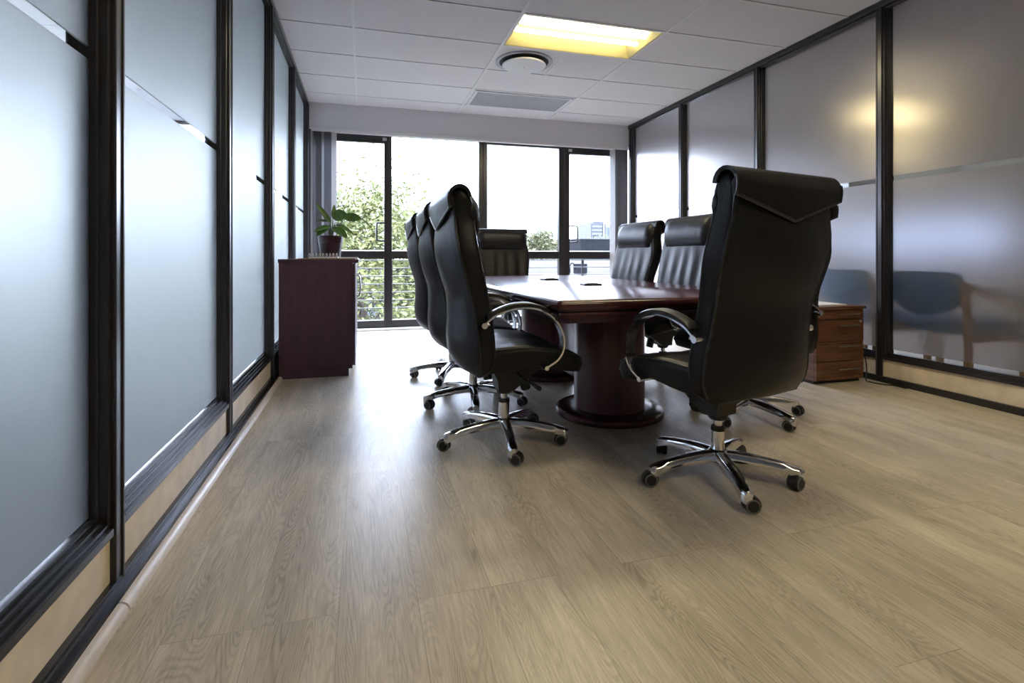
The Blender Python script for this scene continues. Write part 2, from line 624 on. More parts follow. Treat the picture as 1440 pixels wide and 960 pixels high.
box(bm, (4.98, YW + 0.1, H + 0.2), (XOR, 9.6, H + 0.35))
struct(obj('ceiling_slab', bm, M['wall']))

# walls around ------------------------------------------------------------
bm = bmesh.new()
box(bm, (XOL, YB - 0.15, 0), (XOR, YB, H + 0.3))
struct(obj('wall_back', bm, M['back_wall']))
bm = bmesh.new()
box(bm, (XOL - 0.15, YB - 0.15, 0), (XOL, YW + 0.1, 1.25))
box(bm, (XOL - 0.15, YB - 0.15, 2.40), (XOL, YW + 0.1, H + 0.3))
box(bm, (XOL - 0.15, YB - 0.15, 1.25), (XOL, 2.1, 2.40))
for k in range(5):  # mullions of the added side window
    y = 2.1 + k * 1.1
    box(bm, (XOL - 0.12, y, 1.25), (XOL - 0.04, y + 0.07, 2.40))
struct(obj('wall_left_office', bm, M['white_wall']))
bm = bmesh.new()
box(bm, (XOR + 0.077, 6.2, 0.95), (XOR + 0.083, 9.65, 1.75))
struct(obj('window_13', bm, M['dimmed_glass']))
bm = bmesh.new()
box(bm, (XOL - 0.083, 2.1, 1.25), (XOL - 0.077, YW + 0.09, 2.40))
struct(obj('window_12', bm, M['clear']))  # unseen side window, added to send more daylight through the left panes
bm = bmesh.new()
box(bm, (XOR, YB - 0.15, 0), (XOR + 0.15, 9.7, 0.95))
box(bm, (XOR, YB - 0.15, 1.55), (XOR + 0.15, 9.7, H + 0.3))
box(bm, (XOR, YB - 0.15, 0.95), (XOR + 0.15, 6.2, 1.75))
for k in range(4):
    y = 6.2 + k * 1.13
    box(bm, (XOR + 0.03, y, 0.95), (XOR + 0.10, y + 0.08, 1.55))
box(bm, (4.98, 9.6, 0), (XOR + 0.15, 9.75, H + 0.3))
box(bm, (4.92, YW + 0.04, 0), (5.04, 9.75, H + 0.3))
struct(obj('wall_waiting_area', bm, M['white_wall']))

# far bulkhead above the windows
bm = bmesh.new()
box(bm, (XL - 0.05, YF, 2.372), (XR + 0.05, YW + 0.1, H + 0.2))
struct(obj('wall_far', bm, M['wall']))
bm = bmesh.new()
box(bm, (XOL, YF, 2.372), (XL - 0.055, YW + 0.1, H + 0.2))
box(bm, (XR + 0.055, YF, 2.372), (5.0, YW + 0.1, H + 0.2))
struct(obj('wall_far_neighbours', bm, M['wall']))
bm = bmesh.new()
box(bm, (XL + 0.02, YF - 0.012, 2.335), (XR - 0.02, YF + 0.05, 2.372), 0.003)
struct(obj('trim_1', bm, M['tbar']))

# window wall -----------------------------------------------------------
FR0, FR1 = YW - 0.03, YW + 0.04
Z_TR0, Z_TR1 = 0.852, 0.945
def leaf(name, x0, x1, zt, stl, str_, parent_kind='window', handle=None, transom=True, zb0=0.026, zb1=0.105, y0=FR0, y1=FR1):
    root = struct(empty(name, ((x0 + x1) / 2, (y0 + y1) / 2, 0)))
    cx, cy = (x0 + x1) / 2, (y0 + y1) / 2
    def b(lo, hi):
        return ((lo[0] - cx, lo[1] - cy, lo[2]), (hi[0] - cx, hi[1] - cy, hi[2]))
    L = [b((x0, y0, zb0), (x0 + stl, y1, 2.372)), b((x1 - str_, y0, zb0), (x1, y1, 2.372)),
         b((x0 + stl, y0, zt), (x1 - str_, y1, 2.372)), b((x0 + stl, y0, zb0), (x1 - str_, y1, zb1))]
    if transom:
        L.append(b((x0 + stl, y0 + .004, Z_TR0), (x1 - str_, y1 - .004, Z_TR1)))
    boxes('frame', L, M['frame'], root, 0.004)
    g = []
    ym = 0.0
    if transom:
        g.append(((x0 + stl - .01 - cx, ym - .003, zb1 - .01), (x1 - str_ + .01 - cx, ym + .003, Z_TR0 + .01)))
        g.append(((x0 + stl - .01 - cx, ym - .003, Z_TR1 - .01), (x1 - str_ + .01 - cx, ym + .003, zt + .01)))
    else:
        g.append(((x0 + stl - .01 - cx, ym - .003, zb1 - .01), (x1 - str_ + .01 - cx, ym + .003, zt + .01)))
    for q in g:
        boxes('glass_pane', [q], M['clear'], root)
    if handle:
        hx, sgn = handle
        bm = bmesh.new()
        P = [(hx - cx, y0 - cy - .005, 1.285), (hx - cx + sgn * .03, y0 - cy - .05, 1.285), (hx - cx + sgn * .075, y0 - cy - .055, 1.28),
             (hx - cx + sgn * .088, y0 - cy - .055, 1.262), (hx - cx + sgn * .088, y0 - cy - .055, 1.09),
             (hx - cx + sgn * .075, y0 - cy - .055, 1.072), (hx - cx + sgn * .03, y0 - cy - .05, 1.067), (hx - cx, y0 - cy - .005, 1.067)]
        tube(bm, catmull(P, 5), 0.0105, 10)
        obj('handle', bm, M['frame'], root, 40)
        boxes('latch', [((hx - cx - .02, y0 - cy - .02, 2.28), (hx - cx + .03, y0 - cy, 2.315))], M['steel'], root, .003)
    return root
leaf('door_1', XL - 0.03, 0.28, 2.255, 0.10, 0.047, handle=(0.235, -1))
leaf('window_1', 0.28, 1.462, 2.345, 0.046, 0.057)
leaf('window_2', 1.462, 2.572, 2.318, 0.057, 0.077)
leaf('door_2', 2.572, XR + 0.03, 2.255, 0.076, 0.10, handle=(2.648, 1))
# threshold strip
bm = bmesh.new()
box(bm, (XL + 0.02, YW - 0.17, 0.0), (XR - 0.02, YW - 0.03, 0.018), 0.004)
struct(obj('trim_2', bm, M['white_wall']))
bm = bmesh.new()
box(bm, (XL + 0.02, YW - 0.03, 0.0), (XR - 0.02, YW + 0.04, 0.026))
struct(obj('trim_3', bm, M['frame']))
# glazing of the neighbours
xs = [XL - 0.08 - 1.16 * k for k in range(5)]
for k in range(4):
    leaf('window_%d' % (3 + k), xs[k + 1], xs[k], 2.30, 0.05, 0.05)
for k in range(1):
    x0 = XR + 0.08 + k * 1.38
    leaf('window_%d' % (7 + k), x0, x0 + 1.38, 2.30, 0.05, 0.05)

# left glazed partition ------------------------------------------------------
GL = XL - 0.055
postsL = [0.41 - 1.2, 0.41, 1.61, 2.79, 4.0, 5.21, 6.43]      # far edge of each post
def partition(name, side, X, posts, zs0, zs1, zp0, strip, frost, ystart):
    s = -1 if side == 'left' else 1                            # outwards direction
    root = struct(empty(name, (X, 3, 0)))
    G = X + s * 0.055                                           # glass plane
    def bx(x0, x1, y0, y1, z0, z1):
        a, b = sorted((X + s * x0, X + s * x1))
        return ((a - X, y0 - 3, z0), (b - X, y1 - 3, z1))
    y_end = YF
    # top rail, stepped
    bm = bmesh.new()
    for q in (bx(0.0, .11, ystart, y_end + .05, H - .042, H + .004), bx(.018, .10, ystart, y_end + .05, H - .058, H - .042)):
        box(bm, q[0], q[1], .003)
    obj('top_rail', bm, M['frame'], root)
    prev = ystart
    for k, p in enumerate(posts):
        a, b = p - .055, p
        # post with recessed grooves, stands on the bottom rail
        bm = bmesh.new()
        for q in (bx(.0, .11, a + .012, b, .036, H - .04), bx(.012, .098, a, b + .004, zs1 - .03, H - .04), bx(.034, .076, a - .005, b + .010, zs1 - .03, H - .04)):
            box(bm, q[0], q[1], .003)
        obj('post', bm, M['frame'], root)
        bm = bmesh.new()
        q = bx(-.004, .0, b - .010, b - .002, .036, H - .04)
        box(bm, q[0], q[1], .001)
        obj('gasket', bm, M['fin'], root)
        y0, y1 = prev, a
        if y1 - y0 > .15:
            # sill: stack of stepped rails
            bm = bmesh.new()
            zz = zs0
            dz = zs1 - zs0
            for q in (bx(0.0, .11, y0, y1, zs0, zs0 + dz * .42), bx(.012, .10, y0, y1, zs0 + dz * .42, zs0 + dz * .62),
                      bx(.024, .09, y0, y1, zs0 + dz * .62, zs0 + dz * .82), bx(.036, .074, y0, y1, zs0 + dz * .82, zs1)):
                box(bm, q[0], q[1], .002)
            obj('sill', bm, M['sill'] if side == 'left' else M['frame'], root)
            q = bx(.014, .095, y0, y1 + .012, zp0, zs0)
            boxes('infill_panel', [q], M['panel'], root)
            m = 0.030 if side == 'right' else 0.006
            zb = zs1 - .01
            zt = H - .05
            # frosted film panes with clear strip between and clear margins
            for (z0, z1) in ((zs1 + (.028 if side == 'right' else .006), strip[0]), (strip[1], zt)):
                q = bx(.052, .058, y0 + m, y1 - m, z0, z1)
                boxes('frosted_pane', [q], frost, root)
            L = [bx(.053, .057, y0, y1, strip[0], strip[1])]
            if side == 'right':
                L.append(bx(.053, .057, y0, y1, zb, zs1 + .028))
            for (z0, z1) in ((zs1 + (.028 if side == 'right' else -.01), strip[0]), (strip[1], zt)):
                L.append(bx(.053, .057, y0, y0 + m, z0, z1))
                L.append(bx(.053, .057, y1 - m, y1, z0, z1))
            boxes('clear_strip', L, M['clear'], root)
        prev = b
    return root
partition('wall_left', 'left', XL, postsL, 0.165, 0.215, 0.037, (1.370, 1.402), M['frost_left'], YB)
postsR = [2.855 - 3.6, 2.855 - 2.4, 1.655, 2.855, 4.055, 5.26, 6.43]
partition('wall_right', 'right', XR, postsR, 0.160, 0.205, 0.043, (1.402, 1.436), M['frost_right'], YB)
bm = bmesh.new()
box(bm, (XL - 0.11, YB, 0), (XL + 0.010, YF, .037), .003)
box(bm, (XL - 0.01, YB, 0), (XL + 0.030, YF, .021), .002)
box(bm, (XL - 0.11, YB, .037), (XL + 0.002, YF, .042), .001)
struct(obj('baseboard_left', bm, M['sill']))
bm = bmesh.new()
box(bm, (XR - 0.004, YB, 0), (XR + .11, YF, .043), .003)
struct(obj('baseboard_right', bm, M['frame']))
# quarter-round bead along the left wall, in two lengths
def bead(y0, y1):
    bm = bmesh.new()
    prof = [(XL + .030, 0.0)] + [(XL + .030 + .024 * math.cos(a), .023 * math.sin(a)) for a in [R(x) for x in range(0, 91, 15)]]
    loft(bm, [[Vector((x, y, z)) for x, z in prof] for y in (y0, y1)], True)
    return bm
struct(obj('trim_4', bead(YB, 1.500), M['bead'], None, 40))
struct(obj('trim_5', bead(1.507, YF), M['bead'], None, 40))

# ------------------------------------------------------------------ office chair
rear_f = interp([.362, .370, .390, .42, .48, .60, .70, .79, .88, .94, 1.0, 1.06, 1.10, 1.135, 1.155, 1.165],
                [-.19, -.215, -.238, -.256, -.268, -.266, -.270, -.297, -.318, -.322, -.314, -.310, -.312, -.305, -.29, -.27])
front_f = interp([.362, .372, .392, .42, .50, .60, .68, .75, .855, .95, 1.05, 1.11, 1.14, 1.157, 1.165],
                 [-.165, -.145, -.130, -.122, -.115, -.122, -.132, -.148, -.175, -.192, -.200, -.212, -.228, -.247, -.262])
seam_f = interp([.362, .40, .46, .52, .60, .70, .80, .88, .95, 1.05, 1.10, 1.14, 1.165],
                [-.18, -.185, -.19, -.195, -.205, -.222, -.250, -.272, -.285, -.292, -.298, -.29, -.27])
width_f = interp([.362, .384, .43, .50, .60, .70, .80, .88, .95, 1.02, 1.08, 1.13, 1.155, 1.165],
                 [1.16 * q for q in (.20, .228, .250, .252, .240, .235, .247, .254, .245, .231, .231, .233, .227, .22)])
def back_ring(z, wr=1.0):
    f0, f1, s, wd = front_f(z), rear_f(z), seam_f(z), width_f(z)
    s = max(min(s, f0 - .012), f1 + .0)
    half = []
    nfr = 12
    rc = min(.022, (f0 - s) * .45)
    # front, centre to right corner
    for i in range(nfr):
        l = (wd - rc) * i / nfr
        u = i / nfr
        wr_amt = 0.0
        if .50 < z < .97 and wr:
            k = math.sin(PI * (z - .50) / .47)
            wr_amt = .0055 * k * math.sin(u * 13.5 + 1.2 + 4.0 * (z - .6))
        half.append((f0 + .006 * math.cos(u * PI / 2) + wr_amt - .004, l))
    for a in range(4):
        t = a / 3 * PI / 2
        half.append((f0 - rc + rc * math.cos(t), wd - rc + rc * math.sin(t)))
    for a in range(4):
        t = a / 3 * PI / 2
        half.append((s + rc - rc * math.sin(t), wd - rc + rc * math.cos(t)))
    for i in range(nfr - 1, -1, -1):
        u = i / nfr
        l = (wd - rc) * u
        half.append((s + (f1 - s) * (math.cos(u * PI / 2) ** 0.75 if u < 1 else 0), l))
    ring = [Vector((f, l, z)) for f, l in half] + [Vector((f, -l, z)) for f, l in half[::-1][1:-1]]
    return ring

LW = 1.16
def make_chair():
    root = empty('executive_chair')
    # --- seat
    top = interp([-.20, -.17, -.10, 0, .10, .19, .24, .27, .287, .292], [.470, .482, .490, .497, .490, .474, .458, .438, .415, .40])
    bot = interp([-.20, -.17, -.10, 0, .08, .16, .22, .26, .287, .292], [.385, .378, .380, .390, .400, .385, .372, .367, .376, .395])
    wd = interp([-.20, -.15, -.05, .10, .20, .26, .292], [LW * q for q in (.205, .232, .246, .250, .248, .240, .222)])
    rings = []
    for f in list(np.linspace(-.20, .25, 16)) + [.262, .274, .282, .288, .292]:
        t, b, ww = top(f), bot(f), wd(f)
        r = min(.028, (t - b) * .42)
        half = []
        for i in range(11):
            u = i / 10
            half.append(((ww - r) * u, t - .008 * math.cos(u * PI / 2) + .006 * math.sin(u * PI) + .0025 * math.sin(f * 90 + u * 5) * math.sin(u * PI)))
        for a in range(1, 5):
            q = a / 4 * PI / 2
            half.append((ww - r + r * math.sin(q), t - r + r * math.cos(q)))
        rb = min(.02, (t - b) * .4)
        for a in range(0, 5):
            q = a / 4 * PI / 2
            half.append((ww - .012 - rb + rb * math.cos(q), b + rb - rb * math.sin(q)))
        for i in range(6, -1, -1):
            half.append(((ww - .012 - rb) * i / 7, b))
        rings.append([Vector((f, l, z)) for l, z in half] + [Vector((f, -l, z)) for l, z in half[::-1][1:-1]])
    bm = bmesh.new()
    loft(bm, rings)
    seat = obj('seat', bm, M['leather'], root, 50)
    for s in (-1, 1):
        bm = bmesh.new()
        P = [(-.176, s * LW * .222, .425), (-.16, s * LW * .232, .462), (-.12, s * LW * .240, .482)] + [(f, s * (wd(f) - .006), top(f) - .008) for f in (-.06, .0, .06, .12, .18, .22, .25)] + [(.272, s * LW * .228, .435), (.284, s * LW * .220, .415)]
        tube(bm, catmull(P, 4), .0042, 6)
        obj('piping', bm, M['piping'], seat, 60)
    # --- backrest
    bm = bmesh.new()
    zs = [.362, .366, .374, .385, .40] + list(np.linspace(.42, 1.10, 34)) + [1.115, 1.13, 1.142, 1.152, 1.159, 1.165]
    loft(bm, [back_ring(z) for z in zs])
    back = obj('backrest', bm, M['leather'], root, 50)
    for s in (-1, 1):
        bm = bmesh.new()
        P = [(max(seam_f(z), rear_f(z)) + .0065, s * (width_f(z) - .0055), z) for z in np.linspace(.385, 1.10, 22)]
        tube(bm, catmull(P, 3), .0046, 6)
        obj('piping', bm, M['piping'], back, 60)
        bm = bmesh.new()
        P = [(front_f(z) - .0085, s * (width_f(z) - .0045), z) for z in np.linspace(.45, 1.13, 22)]
        tube(bm, catmull(P, 3), .0042, 6)
        obj('piping', bm, M['piping'], back, 60)
    # headrest pillow on the front
    bm = bmesh.new()
    rings = []
    for k in range(13):
        a = k / 12
        l = LW * (-.232 + .464 * a)
        e = min(1, .25 + 3.2 * math.sqrt(max(0, min(a, 1 - a))))
        ring = []
        for q in range(16):
            t = 2 * PI * q / 16
            z = 1.058 + .112 * e * math.sin(t)
            base = front_f(min(1.16, max(.9, z)))
            pinch = .006 * math.exp(-((abs(l) - .03) / .008) ** 2)
            f = base - .012 + (.042 * e - pinch) * math.cos(t) if math.cos(t) > 0 else base - .012 + .01 * math.cos(t)
            ring.append(Vector((f, l, z)))
        rings.append(ring)
    loft(bm, rings)
    obj('headrest', bm, M['leather'], back, 60)
    # leather collar folded over the top, pointed at the back
    bm = bmesh.new()
    NL, NT = 20, 20
    outer, inner = [], []
    for i in range(NL + 1):
        u = -1 + 2 * i / NL
        l = u * .246 * LW
        zlow = .993 + .082 * abs(u)
        edge = (1 - abs(u) ** 6)
        rowo, rowi = [], []
        for j in range(NT + 1):
            t = j / NT
            if t < .45:                               # arc over the top
                a = PI * (.02 + .98 * t / .45)
                cf, cz = -.268, 1.118
                o = Vector((cf + .050 * math.cos(a), l, cz + .056 * math.sin(a)))
                p = Vector((cf + .036 * math.cos(a), l * .985, cz + .042 * math.sin(a)))
            else:
                v = (t - .45) / .55
                z = 1.118 + (zlow - 1.118) * v
                off = .018 - .004 * v
                base = -.300 - .012 * math.cos(u * PI / 2) - .004 * v
                o = Vector((base - off + .006 * v * v, l, z))
                p = Vector((base - .002 + .010, l * .985, z + .003))
            rowo.append(o)
            rowi.append(p)
        outer.append(rowo)
        inner.append(rowi)
    rings = [[*ro, *ri[::-1]] for ro, ri in zip(outer, inner)]
    loft(bm, rings)
    flap = obj('headrest_collar', bm, M['leather'], back, 50)
    bm = bmesh.new()
    P = [outer[i][NT] + Vector((.003, 0, .004)) for i in range(NL + 1)]
    tube(bm, P, .0065, 8)
    obj('piping', bm, M['piping'], flap, 60)
    for i in (0, NL):
        bm = bmesh.new()
        tube(bm, [outer[i][j] for j in range(8, NT + 1)], .0045, 6)
        obj('piping', bm, M['piping'], flap, 60)
    # --- arms: flat chrome band with a black pad
    P2 = [(-.172, .597), (-.155, .615), (-.12, .638), (-.06, .658), (0, .664), (.06, .655), (.11, .630), (.15, .590), (.174, .535), (.173, .480), (.148, .438), (.100, .408)]
    path = catmull([(f, 0, z) for f, z in P2], 5)
    def band(bm, pts, l0, l1, th, rnd=.004, grow=None):
        rings = []
        for i, p in enumerate(pts):
            t = (pts[min(i + 1, len(pts) - 1)] - pts[max(i - 1, 0)]).normalized()
            nrm = Vector((-t.z, 0, t.x))
            if nrm.z < 0 and t.x > 0:
                nrm = -nrm
            h = th * (grow(i / (len(pts) - 1)) if grow else 1)
            sec = [(l0, -h + rnd * 0), (l0, h * .5), (l0 + .008, h), (l1 - .008, h), (l1, h * .5), (l1, -h)]
            rings.append([p + nrm * b + Vector((0, a, 0)) for a, b in sec])
        loft(bm, rings)
    for s in (-1, 1):
        bm = bmesh.new()
        band(bm, path, s * .300 - .024, s * .300 + .024, .005)
        la, lb = sorted((s * .324, s * .262))
        mtx = Matrix.Rotation(-PI / 2, 4, 'X')
        for (f, z, rr, l_in) in ((-.174, .594, .0125, .262), (.096, .405, .0100, .255)):
            tube(bm, [(f, s * .325, z), (f, s * l_in, z)], rr, 12)
        box(bm, (-.172, min(s * .324, s * .262), .592), (-.150, max(s * .324, s * .262), .603), .003)
        arm = obj('armrest', bm, M['chrome'], root, 40)
        sub = [p + Vector((0, 0, 0)) for p in path if True][6:32]
        bm = bmesh.new()
        off = []
        for i, p in enumerate(sub):
            t = (sub[min(i + 1, len(sub) - 1)] - sub[max(i - 1, 0)]).normalized()
            nrm = Vector((-t.z, 0, t.x))
            if nrm.z < 0:
                nrm = -nrm
            off.append(p + nrm * .011)
        band(bm, off, s * .300 - .026, s * .300 + .026, .010, grow=lambda u: .25 + .75 * math.sin(PI * min(max(u, 0), 1)) ** .5)
        obj('arm_pad', bm, M['plastic'], arm, 50)
    # --- tilt mechanism
    bm = bmesh.new()
    lathe(bm, [(.030, .232), (.038, .240), (.040, .285), (.036, .325)], 20)
    side = [(-.045, .30), (-.04, .255), (.035, .252), (.10, .300), (.165, .345), (.165, .395), (-.06, .395), (-.07, .35)]
    loft(bm, [[Vector((f, l, z)) for f, z in side] for l in (-.055, -.05, .05, .055)])
    box(bm, (-.14, -.17, .365), (.17, .17, .392), .006)
    mech = obj('tilt_mechanism', bm, M['plastic'], root, 35)
    bm = bmesh.new()
    mt = Matrix.Translation((.095, 0, .30)) @ Matrix.Rotation(R(-14), 4, 'Y')
    lathe(bm, [(.018, .02), (.021, .0), (.025, -.012), (.025, -.056), (.021, -.062)], 16, mat=mt)
    obj('tension_knob', bm, M['plastic'], mech, 40)
    bm = bmesh.new()
    tube(bm, [(.05, -.05, .33), (.06, -.12, .318), (.075, -.20, .31)], .006, 8)
    tube(bm, [(.075, -.195, .311), (.09, -.25, .302)], [.008, .011], 8)
    obj('lever', bm, M['plastic'], mech, 40)
    # --- gas lift and base
    bm = bmesh.new()
    lathe(bm, [(.026, .085), (.0255, .11), (.0245, .192)], 24)
    gas = obj('gas_lift', bm, M['chrome'], root, 40)
    bm = bmesh.new()
    lathe(bm, [(.026, .188), (.027, .192), (.026, .205), (.018, .206)], 24)
    obj('collar', bm, M['plastic'], gas, 40)
    bm = bmesh.new()
    lathe(bm, [(.016, .20), (.016, .24)], 20)
    obj('piston', bm, M['chrome'], gas, 40)
    bm = bmesh.new()
    lathe(bm, [(.020, .070), (.036, .074), (.042, .085), (.042, .102), (.034, .113), (.024, .116)], 24)
    obj('base_hub', bm, M['chrome'], root, 40)
    tz = interp([0, .03, .08, .14, .20, .25, .285, .305], [.112, .112, .111, .106, .098, .089, .081, .076])
    legs = []
    def leg_bm():
        bm = bmesh.new()
        rings = []
        for r in (.02, .04, .07, .11, .15, .19, .23, .262, .28, .292, .300, .304):
            wdt = .0265 - .006 * r / .3
            t = tz(r)
            hh = .042 - .014 * r / .3
            if r > .288:
                wdt *= (1 - ((r - .288) / .018) ** 2 * .55)
                t -= (r - .288) * .25
            bt = t - hh
            if r > .25:
                bt = t - hh - .010 * min(1, (r - .25) / .02)
            rings.append([Vector((r, y, z)) for y, z in ((-wdt, bt), (-wdt, t - hh * .35), (-wdt * .75, t - hh * .10), (-wdt * .35, t), (wdt * .35, t), (wdt * .75, t - hh * .10), (wdt, t - hh * .35), (wdt, bt))])
        loft(bm, rings)
        return bm
    def caster_bm():
        bm = bmesh.new()
        tube(bm, [(0, 0, .03), (0, 0, .058)], .006, 8)
        off = -.016
        for s in (-1, 1):
            mt = Matrix.Translation((off, s * .012, .027)) @ Matrix.Rotation(-s * PI / 2, 4, 'X')
            lathe(bm, [(.027, -.008), (.027, .004), (.0255, .0085)], 22, 0, mat=mt)
            lathe(bm, [(.0250, .0075), (.0250, .0095), (.0200, .0105), (.0196, .0085)], 22, 1, mat=mt)
            lathe(bm, [(.0196, .0080), (.0185, .0098), (.004, .0105)], 22, 0, mat=mt)
        # hood over the wheels
        arc = [R(a) for a in range(-20, 201, 20)]
        r0, r1 = .0275, .0305
        rings = []
        for l in (-.0185, -.012, .012, .0185):
            q = .0 if abs(l) < .015 else -.002
            rings.append([Vector((off + (r1 + q) * math.cos(a), l, .027 + (r1 + q) * math.sin(a))) for a in arc] +
                         [Vector((off + (r0 - .012) * math.cos(a), l, .027 + (r0 - .012) * math.sin(a))) for a in arc[::-1]])
        bm2 = bm
        loft(bm2, [[p for p in rr] for rr in rings[1:3]], True, 0)
        box(bm, (-.018, -.013, .040), (.012, .013, .060), .004)
        return bm
    rnd = random.Random(3)
    cm = None
    for k in range(5):
        if k == 0:
            l = obj('leg', leg_bm(), M['chrome'], root, 35)
            c = obj('caster', caster_bm(), [M['plastic'], M['ring']], l, 35, loc=(.283, 0, 0), rotz=.6)
            l0, c0 = l, c
        else:
            l = l0.copy(); C.objects.link(l); l.parent = root
            c = c0.copy(); C.objects.link(c); c.parent = l
            c.rotation_euler.z = rnd.uniform(-PI, PI)
        l.rotation_euler.z = k * 2 * PI / 5
    return root

chairs = [
    # x, y, facing (deg), base rotation (deg, world), label
    (1.352, 1.775, 102.5, 35.6, 'black leather executive chair nearest the camera, back turned, at the table\'s near end'),
    (0.64, 2.40, 1, 46.5, 'black leather executive chair on the left of the table, nearest of its row'),
    (0.63, 3.075, -1, 45, 'black leather executive chair on the left, half hidden between its two neighbours'),
    (0.62, 3.80, 0, 29.7, 'black leather executive chair on the left of the table, farthest of its row'),
    (1.40, 5.12, 270, 10, 'black leather executive chair at the far head of the table before the windows'),
    (2.03, 4.02, 184, 30, 'black leather executive chair right of the table, farthest of its row, with creased headrest'),
    (2.04, 3.28, 183, 65, 'black leather executive chair right of the table, second from the windows'),
    (2.02, 2.41, 180, 62, 'black leather executive chair almost hidden behind the large front chair, base showing'),
]
proto = make_chair()
turns = [[.6, 2.2, 2.9, -1.6, .9], [1.9, .4, 2.6, -2.0, .2], [.3, 2.0, -1, 1.1, 2.8], [1.5, -.5, .8, 2.2, 3.0],
         [.2, 1.2, 2.2, -.7, -1.9], [.9, 2.4, 0, 1.3, -1], [2.0, .1, .7, -1.2, 1.6], [2.6, 1.0, -.5, .4, 2.1]]
for k, (x, y, a, b, lab) in enumerate(chairs):
    o = proto if k == 0 else copy_tree(proto)
    o.location = (x, y, 0)
    o.rotation_euler = (0, 0, R(a))
    tag(o, lab, 'chair', 'black leather executive chairs around the table')
    n = 0
    for ch in sorted(kids(o), key=lambda q: q.name):
        if ch.name.startswith('leg'):
            ch.rotation_euler.z = R(b - a) + n * 2 * PI / 5
            kids(ch)[0].rotation_euler.z = turns[k][n]
            n += 1

# ------------------------------------------------------------------ conference table
TX, TZ = 1.345, 0.70
TYA, TYB = 1.955, 4.70
tab = thing('conference_table', 'long polished mahogany conference table on two round pedestals', 'table', (TX, (TYA + TYB) / 2, 0))
hl = (TYB - TYA) / 2
def slab(bm, prof, hw, hly, mi=0):
    # rounded-rectangle loft with profile (inset, z)
    rings = []
    for ins, z in prof:
        ring = []
        r = .018
        for cx, cy, a0 in ((hw - r, hly - r, 0), (-hw + r, hly - r, 90), (-hw + r, -hly + r, 180), (hw - r, -hly + r, 270)):
            for q in range(5):
                a = R(a0 + q * 22.5)
                sx, sy = math.copysign(1, cx), math.copysign(1, cy)
                ring.append(Vector((cx - sx * ins + r * math.cos(a), cy - sy * ins + r * math.sin(a), z)))
        rings.append(ring)
    loft(bm, rings, True, mi)
bm = bmesh.new()
slab(bm, [(.030, .630), (.014, .632), (.010, .640), (.012, .648), (.022, .652), (.022, .656), (.004, .660), (0, .668), (0, .684), (.004, .692), (.010, .697), (.018, .700)], .60, hl)
obj('tabletop', bm, M['mahogany_top'], tab, 35)
bm = bmesh.new()
slab(bm, [(0, .60), (0, .632)], .545, hl - .055)
obj('apron', bm, M['mahogany'], tab, 35)
for py in (2.68, 3.70):
    bm = bmesh.new()
    yy = py - (TYA + TYB) / 2
    lathe(bm, [(.185, .028), (.195, .030), (.195, .60)], 56, center=(-.02, yy))
    ped = obj('pedestal', bm, M['mahogany'], tab, 35)
    bm = bmesh.new()
    lathe(bm, [(.285, 0), (.297, .006), (.300, .020), (.296, .034), (.284, .042), (.20, .044)], 64, center=(-.02, yy))
    obj('pedestal_foot', bm, M['mahogany_top'], ped, 35)
# modesty beam between the pedestals
bm = bmesh.new()
box(bm, (-.04, 2.8 - (TYA + TYB) / 2, .10), (-.0, 3.6 - (TYA + TYB) / 2, .60), .002)
obj('modesty_panel', bm, M['mahogany'], tab)
for k, (x, y, r_) in enumerate(((1.347, 3.73, 4), (1.343, 2.965, -5))):
    o = thing('cable_outlet', 'flat black cable outlet on the tabletop, ' + ('nearer the windows' if k == 0 else 'nearer the camera'), 'cable outlet', (x, y, TZ), R(r_), 'cable outlets on the table')
    bm = bmesh.new()
    box(bm, (-.056, -.05, 0), (.056, .05, .012), .003)
    obj('base_plate', bm, M['plastic'], o)
    bm = bmesh.new()
    box(bm, (-.035, -.03, .012), (.035, .03, .017), .002)
    obj('lid', bm, M['steel'], o)

# ------------------------------------------------------------------ cabinet on the left with things on it
CY0, CY1 = 4.03, 5.25
cab = thing('storage_cabinet', 'dark cherry storage cabinet by the left glass wall under the potted plant', 'cabinet', (-.33, CY0, 0))
def cb(x0, x1, y0, y1, z0, z1):
    return ((x0 + .33, y0 - CY0, z0), (x1 + .33, y1 - CY0, z1))
boxes('carcass', [cb(-.585, -.082, CY0, CY1, .053, .832)], M['cabinet'], cab, .002)
boxes('plinth', [cb(-.585, -.108, CY0 + .002, CY1, 0, .053)], M['cabinet'], cab)
boxes('top', [cb(-.590, -.040, CY0 - .006, CY1 + .006, .832, .858)], M['cabinet'], cab, .003)
for k, (a, b) in enumerate(((CY0 + .004, 4.638), (4.642, CY1 - .004))):
    d = boxes('door', [cb(-.080, -.062, a, b, .075, .822)], M['cabinet'], cab, .002)
    bm = bmesh.new()
    yy = (b - .06 if k == 0 else a + .06) - CY0
    tube(bm, catmull([(.268, yy, .72), (.292, yy, .71), (.300, yy, .63), (.292, yy, .55), (.268, yy, .54)], 5), .006, 8)
    obj('handle', bm, M['steel'], d, 40)

